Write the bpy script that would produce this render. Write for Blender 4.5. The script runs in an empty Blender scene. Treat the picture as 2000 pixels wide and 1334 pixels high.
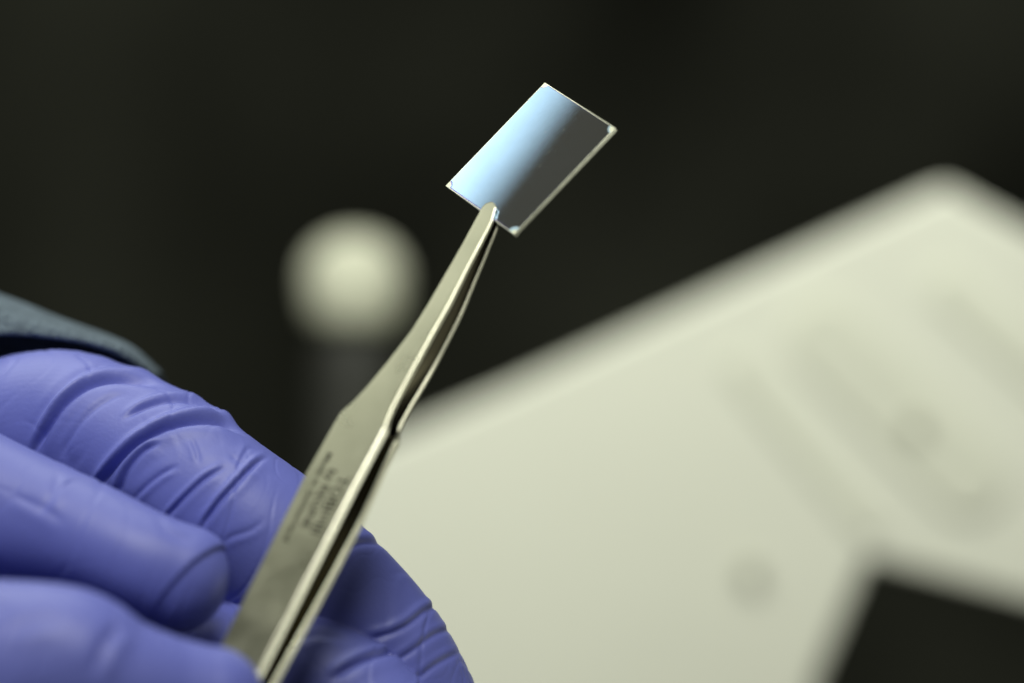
import bpy, bmesh, math
import numpy as np
from mathutils import Vector, Matrix

SC = bpy.context.scene
COL = SC.collection
D0 = 1.0 / 3.0            # camera to the plane of sharp focus, metres
K = 0.00006               # metres per photo pixel in that plane

def P(px, py, dep=0.0):
    """photo direction (px,py) at depth dep (mm behind the focus plane) -> world point; x right, y away, z up"""
    d = dep * 0.001
    k = K * (D0 + d) / D0
    return Vector(((px - 1000.0) * k, d, (667.0 - py) * k))

# ------------------------------------------------------------------ camera
cd = bpy.data.cameras.new('camera')
cam = bpy.data.objects.new('camera', cd)
COL.objects.link(cam)
cam.location = (0, -D0, 0)
cam.rotation_euler = (math.radians(90), 0, 0)
cd.lens = 100
cd.sensor_width = 36
cd.clip_start = 0.01
cd.clip_end = 50
cd.dof.use_dof = True
cd.dof.focus_distance = D0
cd.dof.aperture_fstop = 6.5
SC.camera = cam

# ------------------------------------------------------------------ world, lamps, exposure
w = bpy.data.worlds.new('World')
SC.world = w
w.use_nodes = True
bg = w.node_tree.nodes['Background']
bg.inputs[0].default_value = (0.9, 0.92, 0.72, 1)
bg.inputs[1].default_value = 0.042
SC.view_settings.view_transform = 'Standard'
SC.view_settings.look = 'None'
SC.view_settings.exposure = 0
SC.view_settings.gamma = 1
SC.render.engine = 'CYCLES'
SC.cycles.use_denoising = True
SC.cycles.max_bounces = 8

def area(name, loc, u, v, su, sv, power, color):
    """area lamp at loc, its own x axis u, y axis v, shining along -(u x v)"""
    l = bpy.data.lights.new(name, 'AREA')
    l.shape = 'RECTANGLE'
    l.size, l.size_y = su, sv
    l.energy = power
    l.color = color
    o = bpy.data.objects.new(name, l)
    u = Vector(u).normalized(); v = Vector(v).normalized()
    n = u.cross(v).normalized(); v = n.cross(u).normalized()
    m = Matrix((u, v, n)).transposed().to_4x4()
    m.translation = loc
    o.matrix_world = m
    COL.objects.link(o)
    return o

# the little glass plate: three of its corners in metres
PA = Vector((0.00384955, 0.001, 0.03045422))
PB = Vector((0.0118518, -0.00742833, 0.02446109))
PD = Vector((-0.00776948, -0.00129484, 0.01816738))
PC = PB + PD - PA
PN = (PD - PA).cross(PB - PA).normalized()
if PN.y > 0: PN = -PN                     # faces the camera side
PCEN = (PA + PC) / 2
# overhead lamp panel: where the plate mirrors it; its edge runs across the plate
eye = Vector((0, -D0, 0))
eye_m = eye - 2 * (eye - PA).dot(PN) * PN
def on_plate(px, py):
    d = (P(px, py, 0) - eye).normalized()
    t = (PA - eye).dot(PN) / d.dot(PN)
    return eye + d * t
LD = 0.16
rdir = (PCEN - eye_m).normalized()
lamp_c = PCEN + rdir * LD
def on_lamp(px, py):
    q = on_plate(px, py)
    d = (q - eye_m).normalized()
    t = (lamp_c - eye_m).dot(rdir) / d.dot(rdir)
    return eye_m + d * t
e0 = on_lamp(1086, 214); e1 = on_lamp(934, 412); ea = on_lamp(960, 270)
ed = (e1 - e0).normalized()
inn = (ea - e0); inn = (inn - inn.dot(ed) * ed).normalized()
ec = (e0 + e1) / 2
WD = (on_lamp(955, 262) - ec).dot(inn)            # dim rim of the diffuser, then its bright middle
W1, W2 = 0.17, 0.25
nn = -rdir
uu, vv = ed, inn
if uu.cross(vv).dot(rdir) < 0: uu = -uu
def panel(name, a, b, L):
    area(name, ec - ed * 0.055 + inn * (a + b) / 2, uu, vv, W2, b - a, L * math.pi * W2 * (b - a), (0.97, 1.0, 0.84))
panel('bench_light_rim', 0.0, WD, 1.6)
panel('bench_light', WD, W1, 3.1)
# soft fill added above and behind the camera, to brighten front-facing surfaces
def aim(name, loc, tgt, su, sv, power, color):
    loc = Vector(loc); n = (loc - Vector(tgt)).normalized()
    u = Vector((0, 0, 1)).cross(n).normalized()
    v = n.cross(u)
    return area(name, loc, u, v, su, sv, power, color)
aim('front_fill', (-0.02, -0.50, 0.74), (0, 0, 0), 0.45, 0.4, 7.6, (1.0, 0.99, 0.9))
aim('housing_fill', (-0.05, 0.02, 0.34), (0.0, 0.42, 0.34), 0.3, 0.12, 1.85, (1.0, 1.0, 0.93))  # unseen fill, added to brighten the housing front
aim('side_fill', (0.72, 0.24, -0.28), (-0.02, -0.01, -0.02), 0.46, 0.5, 1.0, (0.98, 1.0, 0.86))  # unseen fill, added so the tweezer and plate edges look bright

# ------------------------------------------------------------------ materials
def mat(name, color, rough=0.5, metal=0.0, spec=0.5, noise=None, bump=None, extra=None):
    m = bpy.data.materials.new(name)
    m.use_nodes = True
    nt = m.node_tree; b = nt.nodes['Principled BSDF']
    b.inputs['Base Color'].default_value = (*color, 1)
    b.inputs['Roughness'].default_value = rough
    b.inputs['Metallic'].default_value = metal
    b.inputs['Specular IOR Level'].default_value = spec
    tc = nt.nodes.new('ShaderNodeTexCoord')
    if noise:                                   # (scale, amount) colour variation
        n = nt.nodes.new('ShaderNodeTexNoise'); n.inputs['Scale'].default_value = noise[0]
        n.inputs['Detail'].default_value = 4
        nt.links.new(tc.outputs['Object'], n.inputs['Vector'])
        mx = nt.nodes.new('ShaderNodeMixRGB'); mx.blend_type = 'MIX'
        a = noise[1]
        mx.inputs[1].default_value = (*[c * (1 - a) for c in color], 1)
        mx.inputs[2].default_value = (*[min(1, c * (1 + a)) for c in color], 1)
        rp = nt.nodes.new('ShaderNodeMapRange')
        rp.inputs[1].default_value = 0.3; rp.inputs[2].default_value = 0.7
        nt.links.new(n.outputs['Fac'], rp.inputs[0])
        nt.links.new(rp.outputs[0], mx.inputs[0])
        nt.links.new(mx.outputs[0], b.inputs['Base Color'])
    if bump:                                    # list of (scale vec, strength distance in m)
        prev = None
        for (sc, dist, det) in bump:
            mp = nt.nodes.new('ShaderNodeMapping'); mp.inputs['Scale'].default_value = sc
            nt.links.new(tc.outputs['Object'], mp.inputs['Vector'])
            n = nt.nodes.new('ShaderNodeTexNoise'); n.inputs['Scale'].default_value = 1.0
            n.inputs['Detail'].default_value = det
            nt.links.new(mp.outputs[0], n.inputs['Vector'])
            bp = nt.nodes.new('ShaderNodeBump'); bp.inputs['Strength'].default_value = 1
            bp.inputs['Distance'].default_value = dist
            nt.links.new(n.outputs['Fac'], bp.inputs['Height'])
            if prev: nt.links.new(prev.outputs[0], bp.inputs['Normal'])
            prev = bp
        nt.links.new(prev.outputs[0], b.inputs['Normal'])
    return m

M_wall = mat('dark_wall_paint', (0.049, 0.052, 0.040), 0.9, spec=0.1, noise=(5.0, 0.6))
M_bench = mat('dark_bench', (0.012, 0.012, 0.01), 0.75, spec=0.2, noise=(8, 0.2))
M_house = mat('cream_enamel', (0.68, 0.70, 0.605), 0.5, spec=0.3, noise=(9, 0.04))
M_strip = mat('grey_cream_strip', (0.62, 0.64, 0.54), 0.55, spec=0.3, noise=(14, 0.05))
M_spot = mat('spot_grey', (0.32, 0.33, 0.26), 0.5)
M_cap = mat('cap_plastic', (0.50, 0.515, 0.41), 0.85, spec=0.15)
M_bottle = mat('bottle_dark', (0.011, 0.012, 0.009), 0.7)
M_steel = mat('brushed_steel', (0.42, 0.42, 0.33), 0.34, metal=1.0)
M_inner = mat('gap_shade_steel', (0.26, 0.24, 0.16), 0.25, metal=1.0)  # shade of the gap between the arms, put into the colour
M_inner2 = mat('leg_gap_shade_steel', (0.07, 0.063, 0.042), 0.25, metal=1.0)  # deeper gap shade between the legs, painted into the steel
M_edge = mat('lit_steel_edge', (0.66, 0.65, 0.54), 0.22, metal=1.0, bump=[((2500, 2500, 600), 0.00001, 2)])  # lighter than the face: the edge's reflected brightness is in the colour
M_etch = mat('etched_marking', (0.018, 0.018, 0.012), 0.8, spec=0.1)
M_glove = mat('nitrile_glove', (0.13, 0.152, 0.50), 0.48, spec=0.42, noise=(60, 0.05),
              bump=[((220, 220, 220), 0.00006, 2), ((2600, 2600, 2600), 0.000022, 2)])
M_sleeve = mat('blue_grey_knit', (0.115, 0.15, 0.19), 0.95, spec=0.1, noise=(350, 0.15),
               bump=[((1500, 1500, 700), 0.0009, 2)])
M_plate = mat('ground_glass_edge_glow', (0.88, 0.89, 0.72), 0.30, metal=0.75, spec=0.9, noise=(900, 0.12))  # pale metallic tone stands in for light glowing inside the ground edge
M_film = mat('thin_film_coating', (0.38, 0.58, 0.90), 0.03, metal=1.0, noise=(160, 0.06))
nt = M_film.node_tree
mixs = nt.nodes.new('ShaderNodeMixShader'); mixs.inputs[0].default_value = 0.10
dif = nt.nodes.new('ShaderNodeBsdfDiffuse'); dif.inputs[0].default_value = (0.36, 0.31, 0.22, 1)
nt.links.new(nt.nodes['Principled BSDF'].outputs[0], mixs.inputs[1]); nt.links.new(dif.outputs[0], mixs.inputs[2])
nt.links.new(mixs.outputs[0], nt.nodes['Material Output'].inputs[0])
M_fringe = mat('violet_film_fringe', (0.16, 0.13, 0.42), 0.12, metal=1.0)
M_bare = mat('bare_corner_glass', (0.70, 0.72, 0.60), 0.3, metal=0.5, spec=0.8)
M_rim = mat('film_rim', (0.42, 0.60, 0.75), 0.3, metal=0.3)
M_rimd = mat('film_rim_dark', (0.05, 0.05, 0.04), 0.5)

# ------------------------------------------------------------------ helpers
def link(name, me, m=None, parent=None):
    o = bpy.data.objects.new(name, me)
    COL.objects.link(o)
    if m: me.materials.append(m)
    if parent: o.parent = parent
    return o
def mesh(name, V, F, m=None, parent=None, smooth=False):
    me = bpy.data.meshes.new(name)
    me.from_pydata([tuple(v) for v in V], [], F)
    me.validate(); me.update()
    if smooth: me.shade_smooth()
    return link(name, me, m, parent)
def tag(o, label=None, cat=None, group=None, kind=None):
    for k, v in (('label', label), ('category', cat), ('group', group), ('kind', kind)):
        if v: o[k] = v
    return o
def empty(name, loc=(0, 0, 0)):
    o = bpy.data.objects.new(name, None); o.empty_display_size = 0.01
    COL.objects.link(o); o.location = loc
    return o
def child(o, root):
    o.parent = root
    o.matrix_parent_inverse = Matrix.Translation(-Vector(root.location))
    return o
def fix_normals(me):
    bm = bmesh.new(); bm.from_mesh(me)
    bmesh.ops.recalc_face_normals(bm, faces=bm.faces)
    bm.to_mesh(me); bm.free()
def bevel(o, wdt, seg=3, angle=30):
    b = o.modifiers.new('bevel', 'BEVEL'); b.width = wdt; b.segments = seg
    b.limit_method = 'ANGLE'; b.angle_limit = math.radians(angle)
    o.data.shade_smooth()
    wn = o.modifiers.new('wn', 'WEIGHTED_NORMAL'); wn.keep_sharp = False
def catmull(pts, n):
    """smooth resample of a polyline of equal-length tuples"""
    A = np.array(pts, float)
    seg = np.linalg.norm(np.diff(A[:, :2], axis=0), axis=1) ** 0.5
    t = np.concatenate([[0], np.cumsum(seg)])
    out = []
    m = np.zeros_like(A)
    for i in range(len(A)):
        if i == 0: m[i] = (A[1] - A[0]) / (t[1] - t[0])
        elif i == len(A) - 1: m[i] = (A[-1] - A[-2]) / (t[-1] - t[-2])
        else:
            d0 = (A[i] - A[i-1]) / (t[i] - t[i-1]); d1 = (A[i+1] - A[i]) / (t[i+1] - t[i])
            w0 = t[i+1] - t[i]; w1 = t[i] - t[i-1]
            m[i] = (d0 * w0 + d1 * w1) / (w0 + w1)
    for s in np.linspace(0, t[-1], n):
        i = min(np.searchsorted(t, s, 'right') - 1, len(A) - 2)
        h = t[i+1] - t[i]; x = (s - t[i]) / h
        out.append((2*x**3-3*x**2+1)*A[i] + (x**3-2*x**2+x)*h*m[i] + (-2*x**3+3*x**2)*A[i+1] + (x**3-x**2)*h*m[i+1])
    return np.array(out)

# ------------------------------------------------------------------ setting
BZ = -0.4
o = mesh('wall', [(-4, 1.6, -1.2), (4, 1.6, -1.2), (4, 1.6, 3), (-4, 1.6, 3)], [(0, 1, 2, 3)], M_wall)
tag(o, kind='structure')
bm = bmesh.new()
bmesh.ops.create_cube(bm, size=1, matrix=Matrix.Translation((0, 0.65, BZ - 0.02)) @ Matrix.Diagonal((2.4, 1.7, 0.04, 1)))
me = bpy.data.meshes.new('bench_top'); bm.to_mesh(me); bm.free()
o = link('bench_top', me, M_bench); bevel(o, 0.003)
tag(o, kind='structure')

# cream instrument housing behind, out of focus
HD = 230.0
ybot = 667 + (-BZ) / (K * (D0 + HD * 0.001) / D0)
outline = [(672, 902), (1000, 758), (1850, 362), (2020, 455), (2560, 795), (2620, 1340), (2000, 1172), (1697, 1092),
           (1590, 1340), (1440, ybot), (560, ybot), (640, 1500)]
def prism(name, pts, dep, thick, m, bev=0.0, parent=None):
    bm = bmesh.new()
    f = [bm.verts.new(P(x, y, dep)) for x, y in pts]
    face = bm.faces.new(f)
    r = bmesh.ops.extrude_face_region(bm, geom=[face])
    for v in [g for g in r['geom'] if isinstance(g, bmesh.types.BMVert)]:
        v.co.y += thick
    bmesh.ops.recalc_face_normals(bm, faces=bm.faces)
    me = bpy.data.meshes.new(name); bm.to_mesh(me); bm.free()
    o = link(name, me, m)
    if bev: bevel(o, bev, 4)
    if parent: child(o, parent)
    return o
hs = empty('instrument_housing', (P(900, ybot, HD).x, HD * 0.001, BZ))
tag(hs, 'cream white angled instrument housing, large and out of focus behind the tweezers', 'laboratory instrument')
prism('housing_shell', outline, HD, 0.02, M_house, 0.0015, hs)
def rr(p, q, wd, n=8):
    """rounded bar outline from p to q"""
    p = np.array(p, float); q = np.array(q, float); d = (q - p) / np.linalg.norm(q - p); c = np.array([-d[1], d[0]])
    out = []
    for a in np.linspace(-math.pi/2, math.pi/2, n): out.append(tuple(q + wd/2 * (d*math.cos(a) + c*math.sin(a))))
    for a in np.linspace(math.pi/2, 3*math.pi/2, n): out.append(tuple(p + wd/2 * (d*math.cos(a) + c*math.sin(a))))
    return out
for p, q, wd in (((1440, 715), (1690, 1025), 45), ((1610, 660), (1890, 935), 150), ((1850, 560), (2150, 830), 70)):
    prism('cover_strip', rr(p, q, wd), HD - 1.0, 0.0018, M_strip, 0.0004, hs)
for c, r in (((1788, 832), 18), ((1466, 1119), 18)):  # made-up discs standing in for sensor dust spots, not housing parts
    pts = [(c[0] + r * math.cos(a), c[1] + r * math.sin(a)) for a in np.linspace(0, 2 * math.pi, 20, endpoint=False)]
    prism('sensor_spot', pts, HD - 2.4, 0.003, M_spot, 0.0003, hs)

# white capped bottle
BD = 266.0
kb = K * (D0 + BD * 0.001) / D0
bc = P(692, 543, BD)
def lathe(name, prof, m, loc, parent=None, n=64):
    V, F = [], []
    for r, z in prof:
        for i in range(n):
            a = 2 * math.pi * i / n
            V.append((loc[0] + r * math.cos(a), loc[1] + r * math.sin(a), loc[2] + z))
    for j in range(len(prof) - 1):
        for i in range(n):
            F.append((j*n+i, j*n+(i+1) % n, (j+1)*n+(i+1) % n, (j+1)*n+i))
    F.append(tuple(range(n-1, -1, -1))); F.append(tuple((len(prof)-1)*n+i for i in range(n)))
    o = mesh(name, V, F, m, None, True)
    if parent: child(o, parent)
    return o
bt = empty('capped_bottle', (bc.x, bc.y, BZ))
tag(bt, 'dark bottle with a round whitish cap, blurred behind the tweezers', 'bottle')
R = 98 * kb
prof = [(R*x, R*z) for x, z in ((0.74, -0.98), (0.84, -0.92), (0.92, -0.72), (0.975, -0.4), (1.0, -0.05))]
for a in np.linspace(8, 88, 14): prof.append((R*math.cos(math.radians(a)), R*0.86*math.sin(math.radians(a))))
lathe('cap', prof, M_cap, bc, bt)
hb = bc.z - BZ
rb = 84 * kb
lathe('bottle_body', [(rb*0.96, -hb), (rb, -hb+0.003), (rb, -R*1.9), (rb*0.92, -R*1.5), (rb*0.78, -R*1.2), (rb*0.78, -R*0.9)], M_bottle, bc, bt)

# ------------------------------------------------------------------ glass plate
gp = empty('glass_slide', tuple(P(1000, 440, -4)))
tag(gp, 'small rectangular coated glass plate with blue sheen gripped at its lower edge by the tweezers', 'glass plate')
ex = (PB - PA); ey = (PD - PA); LX = ex.length; LY = ey.length; ex = ex.normalized()
ey = (ey - ey.dot(ex) * ex).normalized()
T = 0.00055
def Q(x, y, z=0.0): return PA + ex * x + ey * y + PN * z
def slab(name, pts, z0, z1, m, parent, bev=0):
    n = len(pts)
    V = [Q(x, y, z1) for x, y in pts] + [Q(x, y, z0) for x, y in pts]
    F = [tuple(range(n)), tuple(range(2*n-1, n-1, -1))] + [(i, i+n, (i+1) % n + n, (i+1) % n) for i in range(n)]
    o = mesh(name, V, F, m)
    fix_normals(o.data)
    if bev: bevel(o, bev, 2)
    return child(o, parent)
slab('glass_body', [(0, 0), (LX, 0), (LX, LY), (0, LY)], -T, 0, M_plate, gp, 0.00004)
def coat_outline(i, c, n=7):
    """inset rectangle with quarter-round bites of radius c at the corners"""
    pts = []
    for (cx, cy, a0) in ((i, i, 90), (LX-i, i, 180), (LX-i, LY-i, 270), (i, LY-i, 0)):
        for a in np.linspace(a0, a0-90, n):
            pts.append((cx + c*math.cos(math.radians(a)), cy + c*math.sin(math.radians(a))))
    return pts
slab('film_fringe', coat_outline(0.00010, 0.00062), 0.0, 0.000008, M_fringe, gp)
def coat2():
    pts = []
    for (cx, cy, a0, jx, jy) in ((0.00012, 0.00016, 90, 0, 0), (LX-0.00016, 0.00018, 180, 0, 0), (LX-0.00016, LY-0.00024, 270, 0, 0), (0.0001, LY-0.00022, 0, 0, 0)):
        c = 0.00062
        for a in np.linspace(a0, a0-90, 9):
            pts.append((cx + c*math.cos(math.radians(a)), cy + c*math.sin(math.radians(a))))
    return pts
slab('coating', coat2(), 0.000009, 0.000018, M_film, gp)
def arc(cx, cy, a0, r0, r1, m, nm):
    n = 12; V = []; F = []
    aa = [math.radians(a) for a in np.linspace(a0, a0-90, n)]
    pts = [(cx + r1*math.cos(a), cy + r1*math.sin(a)) for a in aa] + [(cx + r0*math.cos(a), cy + r0*math.sin(a)) for a in aa[::-1]]
    V = [Q(x, y, 0.00003) for x, y in pts] + [Q(x, y, 0.000002) for x, y in pts]
    k = len(pts)
    F = [(i, i+1, k-2-i, k-1-i) for i in range(n-1)] + [(i, i+k, (i+1) % k + k, (i+1) % k) for i in range(k)]
    o = mesh(nm, V, F, m); fix_normals(o.data); child(o, gp)
arc(LX-0.0001, 0.0001, 180, 0.00062, 0.00078, M_rim, 'film_rim')
arc(LX-0.0001, LY-0.0001, 270, 0.00050, 0.0009, M_rim, 'film_rim')
arc(0.0001, LY-0.0001, 0, 0.00074, 0.00080, M_rimd, 'film_rim')
slab('bare_corner', [(0.00005, LY-0.00005), (0.00005, LY-0.00075), (0.0004, LY-0.0007), (0.00066, LY-0.00045), (0.00076, LY-0.00005)], 0.0, 0.000006, M_bare, gp)
# specks on the film
rng = np.random.default_rng(4)
V, F = [], []
for i in range(34):
    x = rng.uniform(0.06, 0.7) * LX; y = rng.uniform(0.05, 0.95) * LY; r = rng.uniform(0.00001, 0.000035)
    b = len(V)
    V += [Q(x + r*math.cos(a), y + r*math.sin(a), 0.00002) for a in np.linspace(0, 2*math.pi, 6, endpoint=False)] + [Q(x, y, 0.00002 + r*0.7)]
    F += [(b+j, b+(j+1) % 6, b+6) for j in range(6)]
tag(child(mesh('dust_specks', V, F, M_bare), gp), kind='stuff')

# ------------------------------------------------------------------ tweezers
LAM, PHI = math.radians(19), math.radians(37)
def c2w(x, y, z): return Vector((x, -z, y))        # camera-like axes (right, up, toward viewer) to world
us = Vector((0.48, 0.877, 0)).normalized()
cu = Vector((us.x*math.cos(LAM), us.y*math.cos(LAM), -math.sin(LAM)))
w0 = Vector((us.y, -us.x, 0))
n0 = w0.cross(cu)
cw = math.cos(PHI) * w0 + math.sin(PHI) * n0
cn = math.cos(PHI) * n0 - math.sin(PHI) * w0
TU, TW, TN = c2w(*cu), c2w(*cw), c2w(*cn)
# tip: in contact with the front of the plate
TIP = on_plate(957, 408) + PN * 0.00052
def to_plane(px, py):
    d = (P(px, py, 0) - eye).normalized()
    t = (TIP - eye).dot(TN) / d.dot(TN)
    q = eye + d * t - TIP
    return (q.dot(TU), q.dot(TW))
Lpx = [(934, 418), (922, 440), (905, 472), (870, 533), (836, 592), (803, 645), (758, 704), (716, 755), (690, 783), (667, 803), (655, 822), (594, 930), (440, 1240), (330, 1462)]
Rpx = [(966, 412), (961, 432), (952, 450), (915, 520), (880, 590), (845, 652), (812, 712), (785, 762), (768, 796), (758, 820), (754, 832), (690, 953), (500, 1325), (400, 1521)]
Ls = sorted(to_plane(*p) for p in Lpx); Rs = sorted(to_plane(*p) for p in Rpx)
lu = np.array([a[0] for a in Ls]); lw = np.array([a[1] for a in Ls])
ru = np.array([a[0] for a in Rs]); rw = np.array([a[1] for a in Rs])
u_tip = to_plane(957, 394)[0]
u_neck = to_plane(754, 832)[0]
u_end = -0.125
def edges(u):
    us_ = min(u, max(lu[-1], ru[-1]))
    l = np.interp(u, lu, lw); r = np.interp(u, ru, rw)
    if u < -0.072:                                # rear taper to the joined end, outside the picture
        f = (u + 0.072) / (u_end + 0.072)
        l, r = l * (1 - 0.35*f) + (r*0.35*f), r * (1 - 0.1*f) + l*0.1*f
    # round tip
    u1 = u_tip - 0.0010
    if u > u1:
        f = math.sqrt(max(0, 1 - ((u - u1) / (u_tip - u1))**2)); c = (l + r) / 2; h = (r - l) / 2
        l, r = c - h * f, c + h * f
    return l, r
def smst(a, b, x):
    t = min(1, max(0, (x - a) / (b - a))); return t*t*(3-2*t)
def thick(u):           # leg thin, body thicker
    return 0.00062 + 0.00036 * smst(u_neck + 0.0012, u_neck - 0.0004, u) - 0.00018 * smst(-0.012, u_tip, u)
def gap(u):             # space between the inner faces
    # legs close on the plate at the tip; the body is wider apart
    if u > u_neck: 
        f = (u_tip - 0.0015 - u) / (u_tip - 0.0015 - u_neck); f = max(0, f)
        return 0.0008 + 0.0018 * math.sin(min(1, f*1.25) * math.pi/2) - 0.0006 * smst(0.6, 1.0, f)
    g = 0.0019 + 0.0009 * smst(u_neck, u_neck - 0.012, u)
    return g - 0.0020 * smst(-0.036, -0.095, u)
def arm(name, far):
    N = 260
    S = list(np.linspace(u_end, u_neck - 0.0005, 90)) + list(np.linspace(u_neck - 0.0003, u_neck + 0.001, 12)) + \
        list(np.linspace(u_neck + 0.0015, u_tip - 0.0011, 110)) + [u_tip - 0.001 * (1 - math.sin(a)) for a in np.linspace(0.05, math.pi/2 - 0.03, 16)]
    V, F, FM = [], [], []
    for u in S:
        l, r = edges(u)
        t = thick(u) * (0.72 if far and u > u_neck else 1.0)
        if far:
            top = -(thick(u) + gap(u))
        else:
            top = 0.0
        bot = top - t
        wd = r - l
        c = min(0.00018 if u > u_neck else 0.00016, wd * 0.3, t * 0.3)
        cc = c * 0.3
        ring = [(l, bot+c), (l, top-c), (l+cc, top-cc), (l+c, top), (r-c, top), (r-cc, top-cc), (r, top-c), (r, bot+c), (r-cc, bot+cc), (r-c, bot), (l+c, bot), (l+cc, bot+cc)]
        for a, b in ring: V.append(TIP + TU * u + TW * a + TN * b)
    k = 12
    for j in range(len(S) - 1):
        for i in range(k):
            F.append((j*k+i, j*k+(i+1) % k, (j+1)*k+(i+1) % k, (j+1)*k+i))
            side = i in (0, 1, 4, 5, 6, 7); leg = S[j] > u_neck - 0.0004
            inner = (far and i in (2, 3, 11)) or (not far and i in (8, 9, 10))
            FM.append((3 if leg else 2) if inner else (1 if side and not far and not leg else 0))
    F.append(tuple(range(k))); FM.append(0)
    F.append(tuple((len(S)-1)*k + i for i in range(k-1, -1, -1))); FM.append(0)
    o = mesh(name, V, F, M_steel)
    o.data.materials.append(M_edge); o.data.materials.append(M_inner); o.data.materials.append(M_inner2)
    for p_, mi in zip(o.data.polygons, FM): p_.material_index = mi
    fix_normals(o.data)
    return o
# brushed grain running along the arms
nt = M_steel.node_tree
tc = [x for x in nt.nodes if x.type == 'TEX_COORD'][0]
cmb = nt.nodes.new('ShaderNodeCombineXYZ')
for i, (ax, sc_) in enumerate(((TU, 120.0), (TW, 3400.0), (TN, 2000.0))):
    vm = nt.nodes.new('ShaderNodeVectorMath'); vm.operation = 'DOT_PRODUCT'
    vm.inputs[1].default_value = tuple(ax * sc_)
    nt.links.new(tc.outputs['Object'], vm.inputs[0]); nt.links.new(vm.outputs['Value'], cmb.inputs[i])
gn = nt.nodes.new('ShaderNodeTexNoise'); gn.inputs['Scale'].default_value = 1; gn.inputs['Detail'].default_value = 3
nt.links.new(cmb.outputs[0], gn.inputs['Vector'])
gb = nt.nodes.new('ShaderNodeBump'); gb.inputs['Strength'].default_value = 1; gb.inputs['Distance'].default_value = 0.000004
nt.links.new(gn.outputs['Fac'], gb.inputs['Height'])
sn = nt.nodes.new('ShaderNodeTexNoise'); sn.inputs['Scale'].default_value = 170; sn.inputs['Detail'].default_value = 5
nt.links.new(tc.outputs['Object'], sn.inputs['Vector'])
mr = nt.nodes.new('ShaderNodeMapRange'); mr.inputs[1].default_value = 0.3; mr.inputs[2].default_value = 0.7
mr.inputs[3].default_value = 0.24; mr.inputs[4].default_value = 0.42
nt.links.new(sn.outputs['Fac'], mr.inputs[0])
pb_ = nt.nodes['Principled BSDF']
nt.links.new(mr.outputs[0], pb_.inputs['Roughness']); nt.links.new(gb.outputs[0], pb_.inputs['Normal'])
tw = empty('tweezers', tuple(TIP + TU * u_end))
tag(tw, 'brushed steel tweezers with fine flat tips, held upright in the gloved hand', 'tweezers')
child(arm('arm', False), tw)
child(arm('arm', True), tw)
# joined rear end
V = []
l, r = edges(u_end + 0.012)
for u in (u_end + 0.0002, u_end + 0.014):
    l, r = edges(u)
    for a, b in ((l+0.0003, -thick(u)-0.00001), (r-0.0003, -thick(u)-0.00001), (r-0.0003, -thick(u)-gap(u)+0.00001), (l+0.0003, -thick(u)-gap(u)+0.00001)):
        V.append(TIP + TU*u + TW*a + TN*b)
o = mesh('spacer', V, [(0, 1, 2, 3), (7, 6, 5, 4), (0, 4, 5, 1), (1, 5, 6, 2), (2, 6, 7, 3), (3, 7, 4, 0)], M_steel)
fix_normals(o.data); child(o, tw)
# etched writing, reading down the arm
def writing(txt, px, py, size, length_px_end):
    cu_ = bpy.data.curves.new('t', 'FONT'); cu_.body = txt; cu_.size = 1; cu_.offset = 0.012
    ob = bpy.data.objects.new('t', cu_); COL.objects.link(ob)
    dg = bpy.context.evaluated_depsgraph_get()
    me = bpy.data.meshes.new_from_object(ob.evaluated_get(dg))
    bpy.data.objects.remove(ob)
    co = np.array([v.co for v in me.vertices]); wtxt = co[:, 0].max() - co[:, 0].min()
    a = to_plane(px, py); b = to_plane(*length_px_end)
    L = math.hypot(a[0]-b[0], a[1]-b[1])
    du = Vector((b[0]-a[0], b[1]-a[1])) / L          # reading direction in (u, w)
    dv = Vector((-du.y, du.x))                         # text up direction
    # text up must point to +w (towards the bright edge)
    if dv.y < 0: dv = -dv
    for v in me.vertices:
        x = (v.co.x - co[:, 0].min()) / wtxt * L; y = v.co.y * size
        u = a[0] + du.x*x + dv.x*y; w_ = a[1] + du.y*x + dv.y*y
        v.co = TIP + TU*u + TW*w_ + TN*0.000015
    me.name = 'etched_marking'
    o = link('etched_marking', me, M_etch); child(o, tw)
writing('TOBI=III', 664, 928, 0.0021, (606, 1040))
writing('by REGINE', 644, 916, 0.0016, (587, 1030))
writing('Made in Switzerland', 640, 884, 0.00105, (553, 1056))

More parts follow.
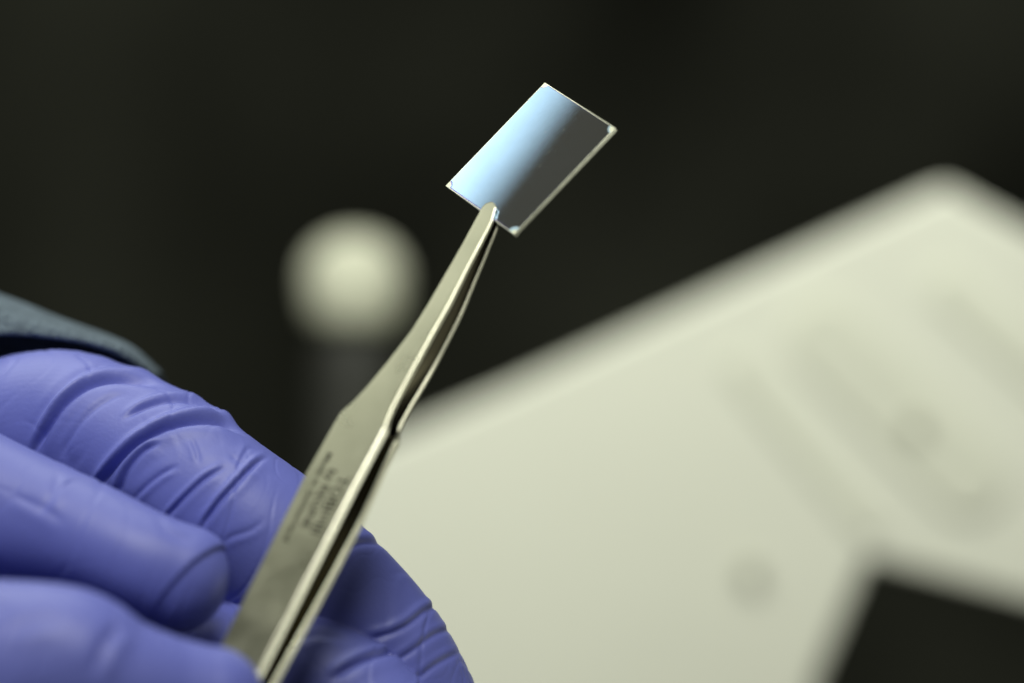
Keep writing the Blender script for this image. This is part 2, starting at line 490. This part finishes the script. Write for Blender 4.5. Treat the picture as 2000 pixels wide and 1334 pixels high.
# ------------------------------------------------------------------ gloved hand
def tube(path, nseg=90, nring=72, sy=1.0, caps=(True, True)):
    """path of (px, py, dep mm, r px) -> verts (mm), faces"""
    C = catmull(path, nseg)
    pts = []; rad = []
    for px, py, d, r in C:
        k = K * (D0 + d*0.001) / D0
        pts.append(np.array(P(px, py, d)) * 1000.0); rad.append(r * k * 1000.0)
    pts = np.array(pts); rad = np.array(rad)
    tan = np.gradient(pts, axis=0); tan /= np.linalg.norm(tan, axis=1)[:, None]
    rings = []
    # rounded caps
    def add(p, t, r):
        s = np.cross(t, (0, 1, 0)); s /= np.linalg.norm(s); n = np.cross(s, t)
        rings.append([p + r * (s*math.cos(a) + n*sy*math.sin(a)) for a in np.linspace(0, 2*math.pi, nring, endpoint=False)])
    if caps[0]:
        for a in np.linspace(80, 6, 10):
            a = math.radians(a); add(pts[0] - tan[0]*rad[0]*math.sin(a), tan[0], rad[0]*math.cos(a))
    for p, t, r in zip(pts, tan, rad): add(p, t, r)
    if caps[1]:
        for a in np.linspace(6, 84, 12):
            a = math.radians(a); add(pts[-1] + tan[-1]*rad[-1]*math.sin(a), tan[-1], rad[-1]*math.cos(a))
    V = [v for rg in rings for v in rg]; F = []
    for j in range(len(rings) - 1):
        for i in range(nring):
            F.append((j*nring+i, j*nring+(i+1) % nring, (j+1)*nring+(i+1) % nring, (j+1)*nring+i))
    F.append(tuple(range(nring-1, -1, -1))); F.append(tuple((len(rings)-1)*nring+i for i in range(nring)))
    return V, F

F1 = [(-520, 860, 30, 190), (-250, 900, 26, 175), (-50, 882, 19, 158), (110, 848, 13, 166), (280, 896, 6, 151), (420, 985, 1, 149),
      (540, 1075, 0, 150), (650, 1180, 1, 147), (745, 1300, 2, 146), (805, 1430, 3, 146), (830, 1560, 4, 135)]
F2 = [(-500, 850, -2, 150), (-200, 905, -5, 138), (0, 998, -9, 137), (150, 1048, -13, 116), (290, 1106, -16, 107), (352, 1130, -16, 107)]
F2b = [(200, 1075, -14, 92), (300, 1108, -15, 90), (352, 1122, -15, 84)]
F3 = [(-500, 1400, -20, 220), (-200, 1360, -27, 205), (0, 1326, -32, 192), (120, 1310, -34, 168), (240, 1345, -33.5, 136), (330, 1362, -32, 122), (405, 1368, -31, 108)]
F4 = [(-300, 1500, 4, 160), (50, 1380, 4, 160), (320, 1292, 3, 150), (470, 1308, -3, 138), (615, 1336, -6, 132), (730, 1432, -7, 134), (800, 1570, -7, 125)]
F5 = [(-300, 1800, 10, 130), (100, 1760, 8, 125), (450, 1640, 6, 118), (640, 1640, 5, 112)]
PALM = [(-1150, 1150, 20, 330), (-900, 1150, 15, 400), (-650, 1180, 8, 470), (-420, 1230, 4, 420)]
AV, AF = [], []
def put(V, F):
    b = len(AV); AV.extend(V); AF.extend([tuple(i + b for i in f) for f in F])
put(*tube(F1)); 
# middle fingertip: loose tube cut off obliquely, the fingertip dome pushing out of it
V2, G2 = tube(F2)
pa = np.array(P(425, 1052, -20)) * 1000; pb = np.array(P(283, 1205, -22)) * 1000
dl = (pb - pa) / np.linalg.norm(pb - pa)
nv = np.cross(dl, (0.15, 1, 0.1)); nv /= np.linalg.norm(nv)
if nv[0] < 0: nv = -nv
nv = nv + np.array((0, -0.18, 0)); nv -= nv.dot(dl)*dl; nv /= np.linalg.norm(nv)
V2n = []
for v in V2:
    d = (v - pa).dot(nv)
    V2n.append(v - nv*d if d > 0 else v)
put(V2n, G2)
put(*tube([(240, 1085, -14.5, 98), (300, 1112, -15.2, 105.5), (343, 1129, -15.7, 105.5)]))
put(*tube(F3)); put(*tube(F4)); put(*tube(F5)); put(*tube(PALM, 40, 72, 0.55))
me = bpy.data.meshes.new('glove_raw'); me.from_pydata([tuple(v) for v in AV], [], AF); me.validate(); me.update()
ob = bpy.data.objects.new('glove_raw', me); COL.objects.link(ob)
rm = ob.modifiers.new('r', 'REMESH'); rm.mode = 'VOXEL'; rm.voxel_size = 0.19; rm.use_smooth_shade = True
sm = ob.modifiers.new('s', 'SMOOTH'); sm.iterations = 5; sm.factor = 0.5
dg = bpy.context.evaluated_depsgraph_get()
gm = bpy.data.meshes.new_from_object(ob.evaluated_get(dg))
bpy.data.objects.remove(ob)
n = len(gm.vertices)
co = np.empty(n*3); gm.vertices.foreach_get('co', co); co = co.reshape(-1, 3)
no = np.empty(n*3); gm.vertices.foreach_get('normal', no); no = no.reshape(-1, 3)
dep = co[:, 1]
kk = K * 1000 * (D0*1000 + dep) / (D0*1000)
px = 1000 + co[:, 0] / kk; py = 667 - co[:, 2] / kk
front = -no[:, 1]
def owner(path):
    """signed closeness of each vertex to a finger's axis (1 = on its skin)"""
    C = catmull(path, 60)
    pts = np.array([np.array(P(a, b, c)) * 1000 for a, b, c, r in C]); rad = np.array([r*K*1000*(D0+c*0.001)/D0 for a, b, c, r in C])
    best = np.full(n, 9e9)
    for i in range(len(pts)):
        d = np.linalg.norm(co - pts[i], axis=1) / rad[i]
        best = np.minimum(best, d)
    return best
OW = np.stack([owner(F1), owner(F2), owner(F3), owner(F4)], 1)
who = OW.argmin(1)
disp = np.zeros(n)
def wrinkle(fid, pts, a, wpx, side=1, taper=0.35, ridge=0.7):
    """fold along a line on finger fid: groove of depth a (mm) with a raised lip on one side"""
    C = catmull([(x, y, 0, 0) for x, y in pts], 60)[:, :2]
    box = (px > C[:, 0].min() - 8*wpx) & (px < C[:, 0].max() + 8*wpx) & (py > C[:, 1].min() - 8*wpx) & (py < C[:, 1].max() + 8*wpx) & (who == fid) & (front > -0.35)
    idx = np.nonzero(box)[0]
    if not len(idx): return
    q = np.stack([px[idx], py[idx]], 1)
    best = np.full(len(idx), 9e9); sd = np.zeros(len(idx)); tt = np.zeros(len(idx))
    for i in range(len(C) - 1):
        a0 = C[i]; d = C[i+1] - a0; L = np.linalg.norm(d)
        if L < 1e-6: continue
        d = d / L
        r = q - a0; t = np.clip(r @ d, 0, L)
        e = r - t[:, None]*d; dist = np.linalg.norm(e, axis=1)
        m = dist < best
        best[m] = dist[m]; sd[m] = np.sign(d[0]*r[m, 1] - d[1]*r[m, 0]); tt[m] = (i + t[m]/L) / (len(C) - 1)
    s = best * sd * side
    env = np.clip(np.minimum(tt, 1 - tt) / taper, 0, 1); env = env*env*(3-2*env)
    env = np.maximum(env, 0) 
    g = -np.exp(-(s / wpx)**2) + ridge*np.exp(-((s - 2.3*wpx) / (1.5*wpx))**2) + 0.25*np.exp(-((s + 3*wpx) / (2.2*wpx))**2)
    fade = np.clip((front[idx] + 0.35) / 0.3, 0, 1)
    disp[idx] += a * g * env * fade
exec_w = [
 # index finger, left of the tweezers
 (0, [(62, 900), (80, 860), (105, 818), (135, 782), (172, 755), (215, 741), (275, 743), (330, 760)], 0.85, 9, -1, .22),
 (0, [(60, 850), (90, 800), (125, 760), (165, 728), (210, 712), (260, 716)], 0.16, 9, -1, .3),
 (0, [(110, 905), (135, 862), (170, 815), (215, 780), (260, 765)], 0.14, 8, -1, .3),
 (0, [(190, 965), (205, 935), (232, 900), (273, 862), (325, 834), (377, 824), (430, 828), (485, 852)], 0.95, 9, -1, .16),
 (0, [(235, 825), (262, 805), (292, 791), (337, 783), (380, 790), (424, 812), (460, 835)], 0.45, 7, -1, .25),
 (0, [(228, 985), (236, 952), (252, 915), (285, 878), (320, 862)], 0.50, 7, -1, .25),
 (0, [(252, 990), (280, 955), (315, 925), (352, 905)], 0.22, 7, 1, .3),
 (0, [(315, 1025), (335, 1000), (362, 970), (406, 931), (450, 908)], 0.34, 6, -1, .3),
 (0, [(388, 1048), (402, 1018), (425, 985), (455, 952), (505, 902), (530, 890)], 0.42, 6.5, -1, .28),
 (0, [(370, 850), (384, 880), (390, 910)], 0.10, 6, 1, .35),
 (0, [(440, 880), (470, 905), (515, 930)], 0.08, 7, 1, .35),
 (0, [(420, 1075), (450, 1050), (490, 1035), (520, 1010)], 0.10, 8, 1, .35),
 # index finger, right of the tweezers
 (0, [(600, 1150), (650, 1095), (700, 1062), (745, 1062), (790, 1085)], 0.22, 9, -1, .25),
 (0, [(700, 1250), (745, 1243), (790, 1225), (835, 1192), (875, 1180)], 0.26, 9, -1, .25),
 (0, [(760, 1300), (800, 1275), (850, 1240), (900, 1225)], 0.18, 9, -1, .25),
 (0, [(800, 1340), (850, 1300), (910, 1268)], 0.16, 9, -1, .3),
 # front lump right of the tweezers
 (3, [(640, 1334), (675, 1308), (715, 1288), (775, 1272), (810, 1275)], 0.55, 10, -1, .25),
 (3, [(560, 1260), (620, 1240), (690, 1250)], 0.15, 10, 1, .3),
 # middle finger
 (1, [(70, 1010), (105, 960), (112, 915)], 0.16, 10, 1, .35),
 (1, [(10, 960), (70, 985), (140, 1030)], 0.12, 14, 1, .35),
 (1, [(300, 1005), (330, 1040), (390, 1060)], 0.12, 10, -1, .35),
 # thumb
 (2, [(180, 1330), (205, 1260), (240, 1215)], 0.35, 16, 1, .3),
 (2, [(0, 1240), (60, 1215), (140, 1210)], 0.15, 18, 1, .3),
]
for fid, pts, a, wp, side, tp in exec_w: wrinkle(fid, pts, a * (1.1 if fid == 0 else 0.9), wp * 0.66, side, tp)
# slack film: broad unevenness, and a net of fine stretch creases running across the fingers
rw_ = np.random.default_rng(11)
def waves(lmin, lmax, cnt, aniso):
    f = np.zeros(n)
    for _ in range(cnt):
        th = rw_.normal(math.radians(-32), aniso); lam = rw_.uniform(lmin, lmax)
        kx, kz = math.cos(th), math.sin(th); ky = rw_.normal(0, 0.5)
        f += np.sin((co[:, 0]*kx + co[:, 2]*kz + co[:, 1]*ky) * 2*math.pi/lam + rw_.uniform(0, 6.28))
    return f / math.sqrt(cnt)
disp += 0.13 * waves(9, 20, 8, 1.2)
f1 = waves(7, 15, 6, 0.45); msk = np.clip(waves(10, 22, 5, 1.2) * 0.8 + 0.35, 0, 1)
disp += -0.085 * msk * np.exp(-(f1 / 0.16)**2) + 0.05 * msk * np.exp(-((f1 - 0.36) / 0.22)**2)
f2 = waves(5, 10, 6, 0.7); msk = np.clip(waves(8, 18, 5, 1.2) * 0.8 + 0.1, 0, 1)
disp += -0.05 * msk * np.exp(-(f2 / 0.14)**2)
co2 = co + no * disp[:, None]
gm.vertices.foreach_set('co', (co2 * 0.001).ravel())
gm.update()
gm.shade_smooth()
person = empty('person', tuple(P(-1100, 1150, 20)))
tag(person, 'hand in a violet blue nitrile glove gripping the tweezers, with a grey blue sleeve', 'person')
gm.name = 'glove'
gm.materials.clear()
g = link('glove', gm, M_glove)
child(g, person)

# sleeve: thick knit cloth over the back of the hand, hem towards the camera
hem = catmull([(-560, 1500, -14, 0), (-480, 1150, -20, 0), (-330, 800, -8, 0), (-160, 672, 2, 0), (0, 655, 8, 0), (120, 663, 9, 0), (205, 682, 9.5, 0), (245, 702, 11, 0), (300, 740, 16, 0)], 160)
top = catmull([(-1000, 1150, -30, 0), (-900, 700, -14, 0), (-600, 460, 6, 0), (-220, 520, 12, 0), (0, 592, 15, 0), (116, 638, 15, 0), (200, 668, 15, 0), (245, 690, 14, 0), (301, 741, 17, 0)], 160)
V, F = [], []
NS = 22
for h, t in zip(hem, top):
    H = np.array(P(h[0], h[1], h[2] + 7)); Tt = np.array(P(t[0], t[1], t[2] + 8))
    Tn = Tt + np.array((0, 0.022, -0.012))
    for j in range(NS):
        s = j / (NS - 1)
        if s < 0.5:
            x = s / 0.5
            p = H + (Tt - H) * x + np.array((0, -0.0016, 0.0006)) * math.sin(math.pi * x)
        else:
            x = (s - 0.5) / 0.5
            p = Tt + (Tn - Tt) * x + np.array((0, 0.0, 0.005)) * math.sin(math.pi * x) 
        V.append(p)
for i in range(len(hem) - 1):
    for j in range(NS - 1):
        F.append((i*NS+j, (i+1)*NS+j, (i+1)*NS+j+1, i*NS+j+1))
s = mesh('sleeve', V, F, M_sleeve, None, True)
so = s.modifiers.new('so', 'SOLIDIFY'); so.thickness = 0.0008; so.offset = 0
ss = s.modifiers.new('ss', 'SUBSURF'); ss.levels = 1; ss.render_levels = 1
child(s, person)
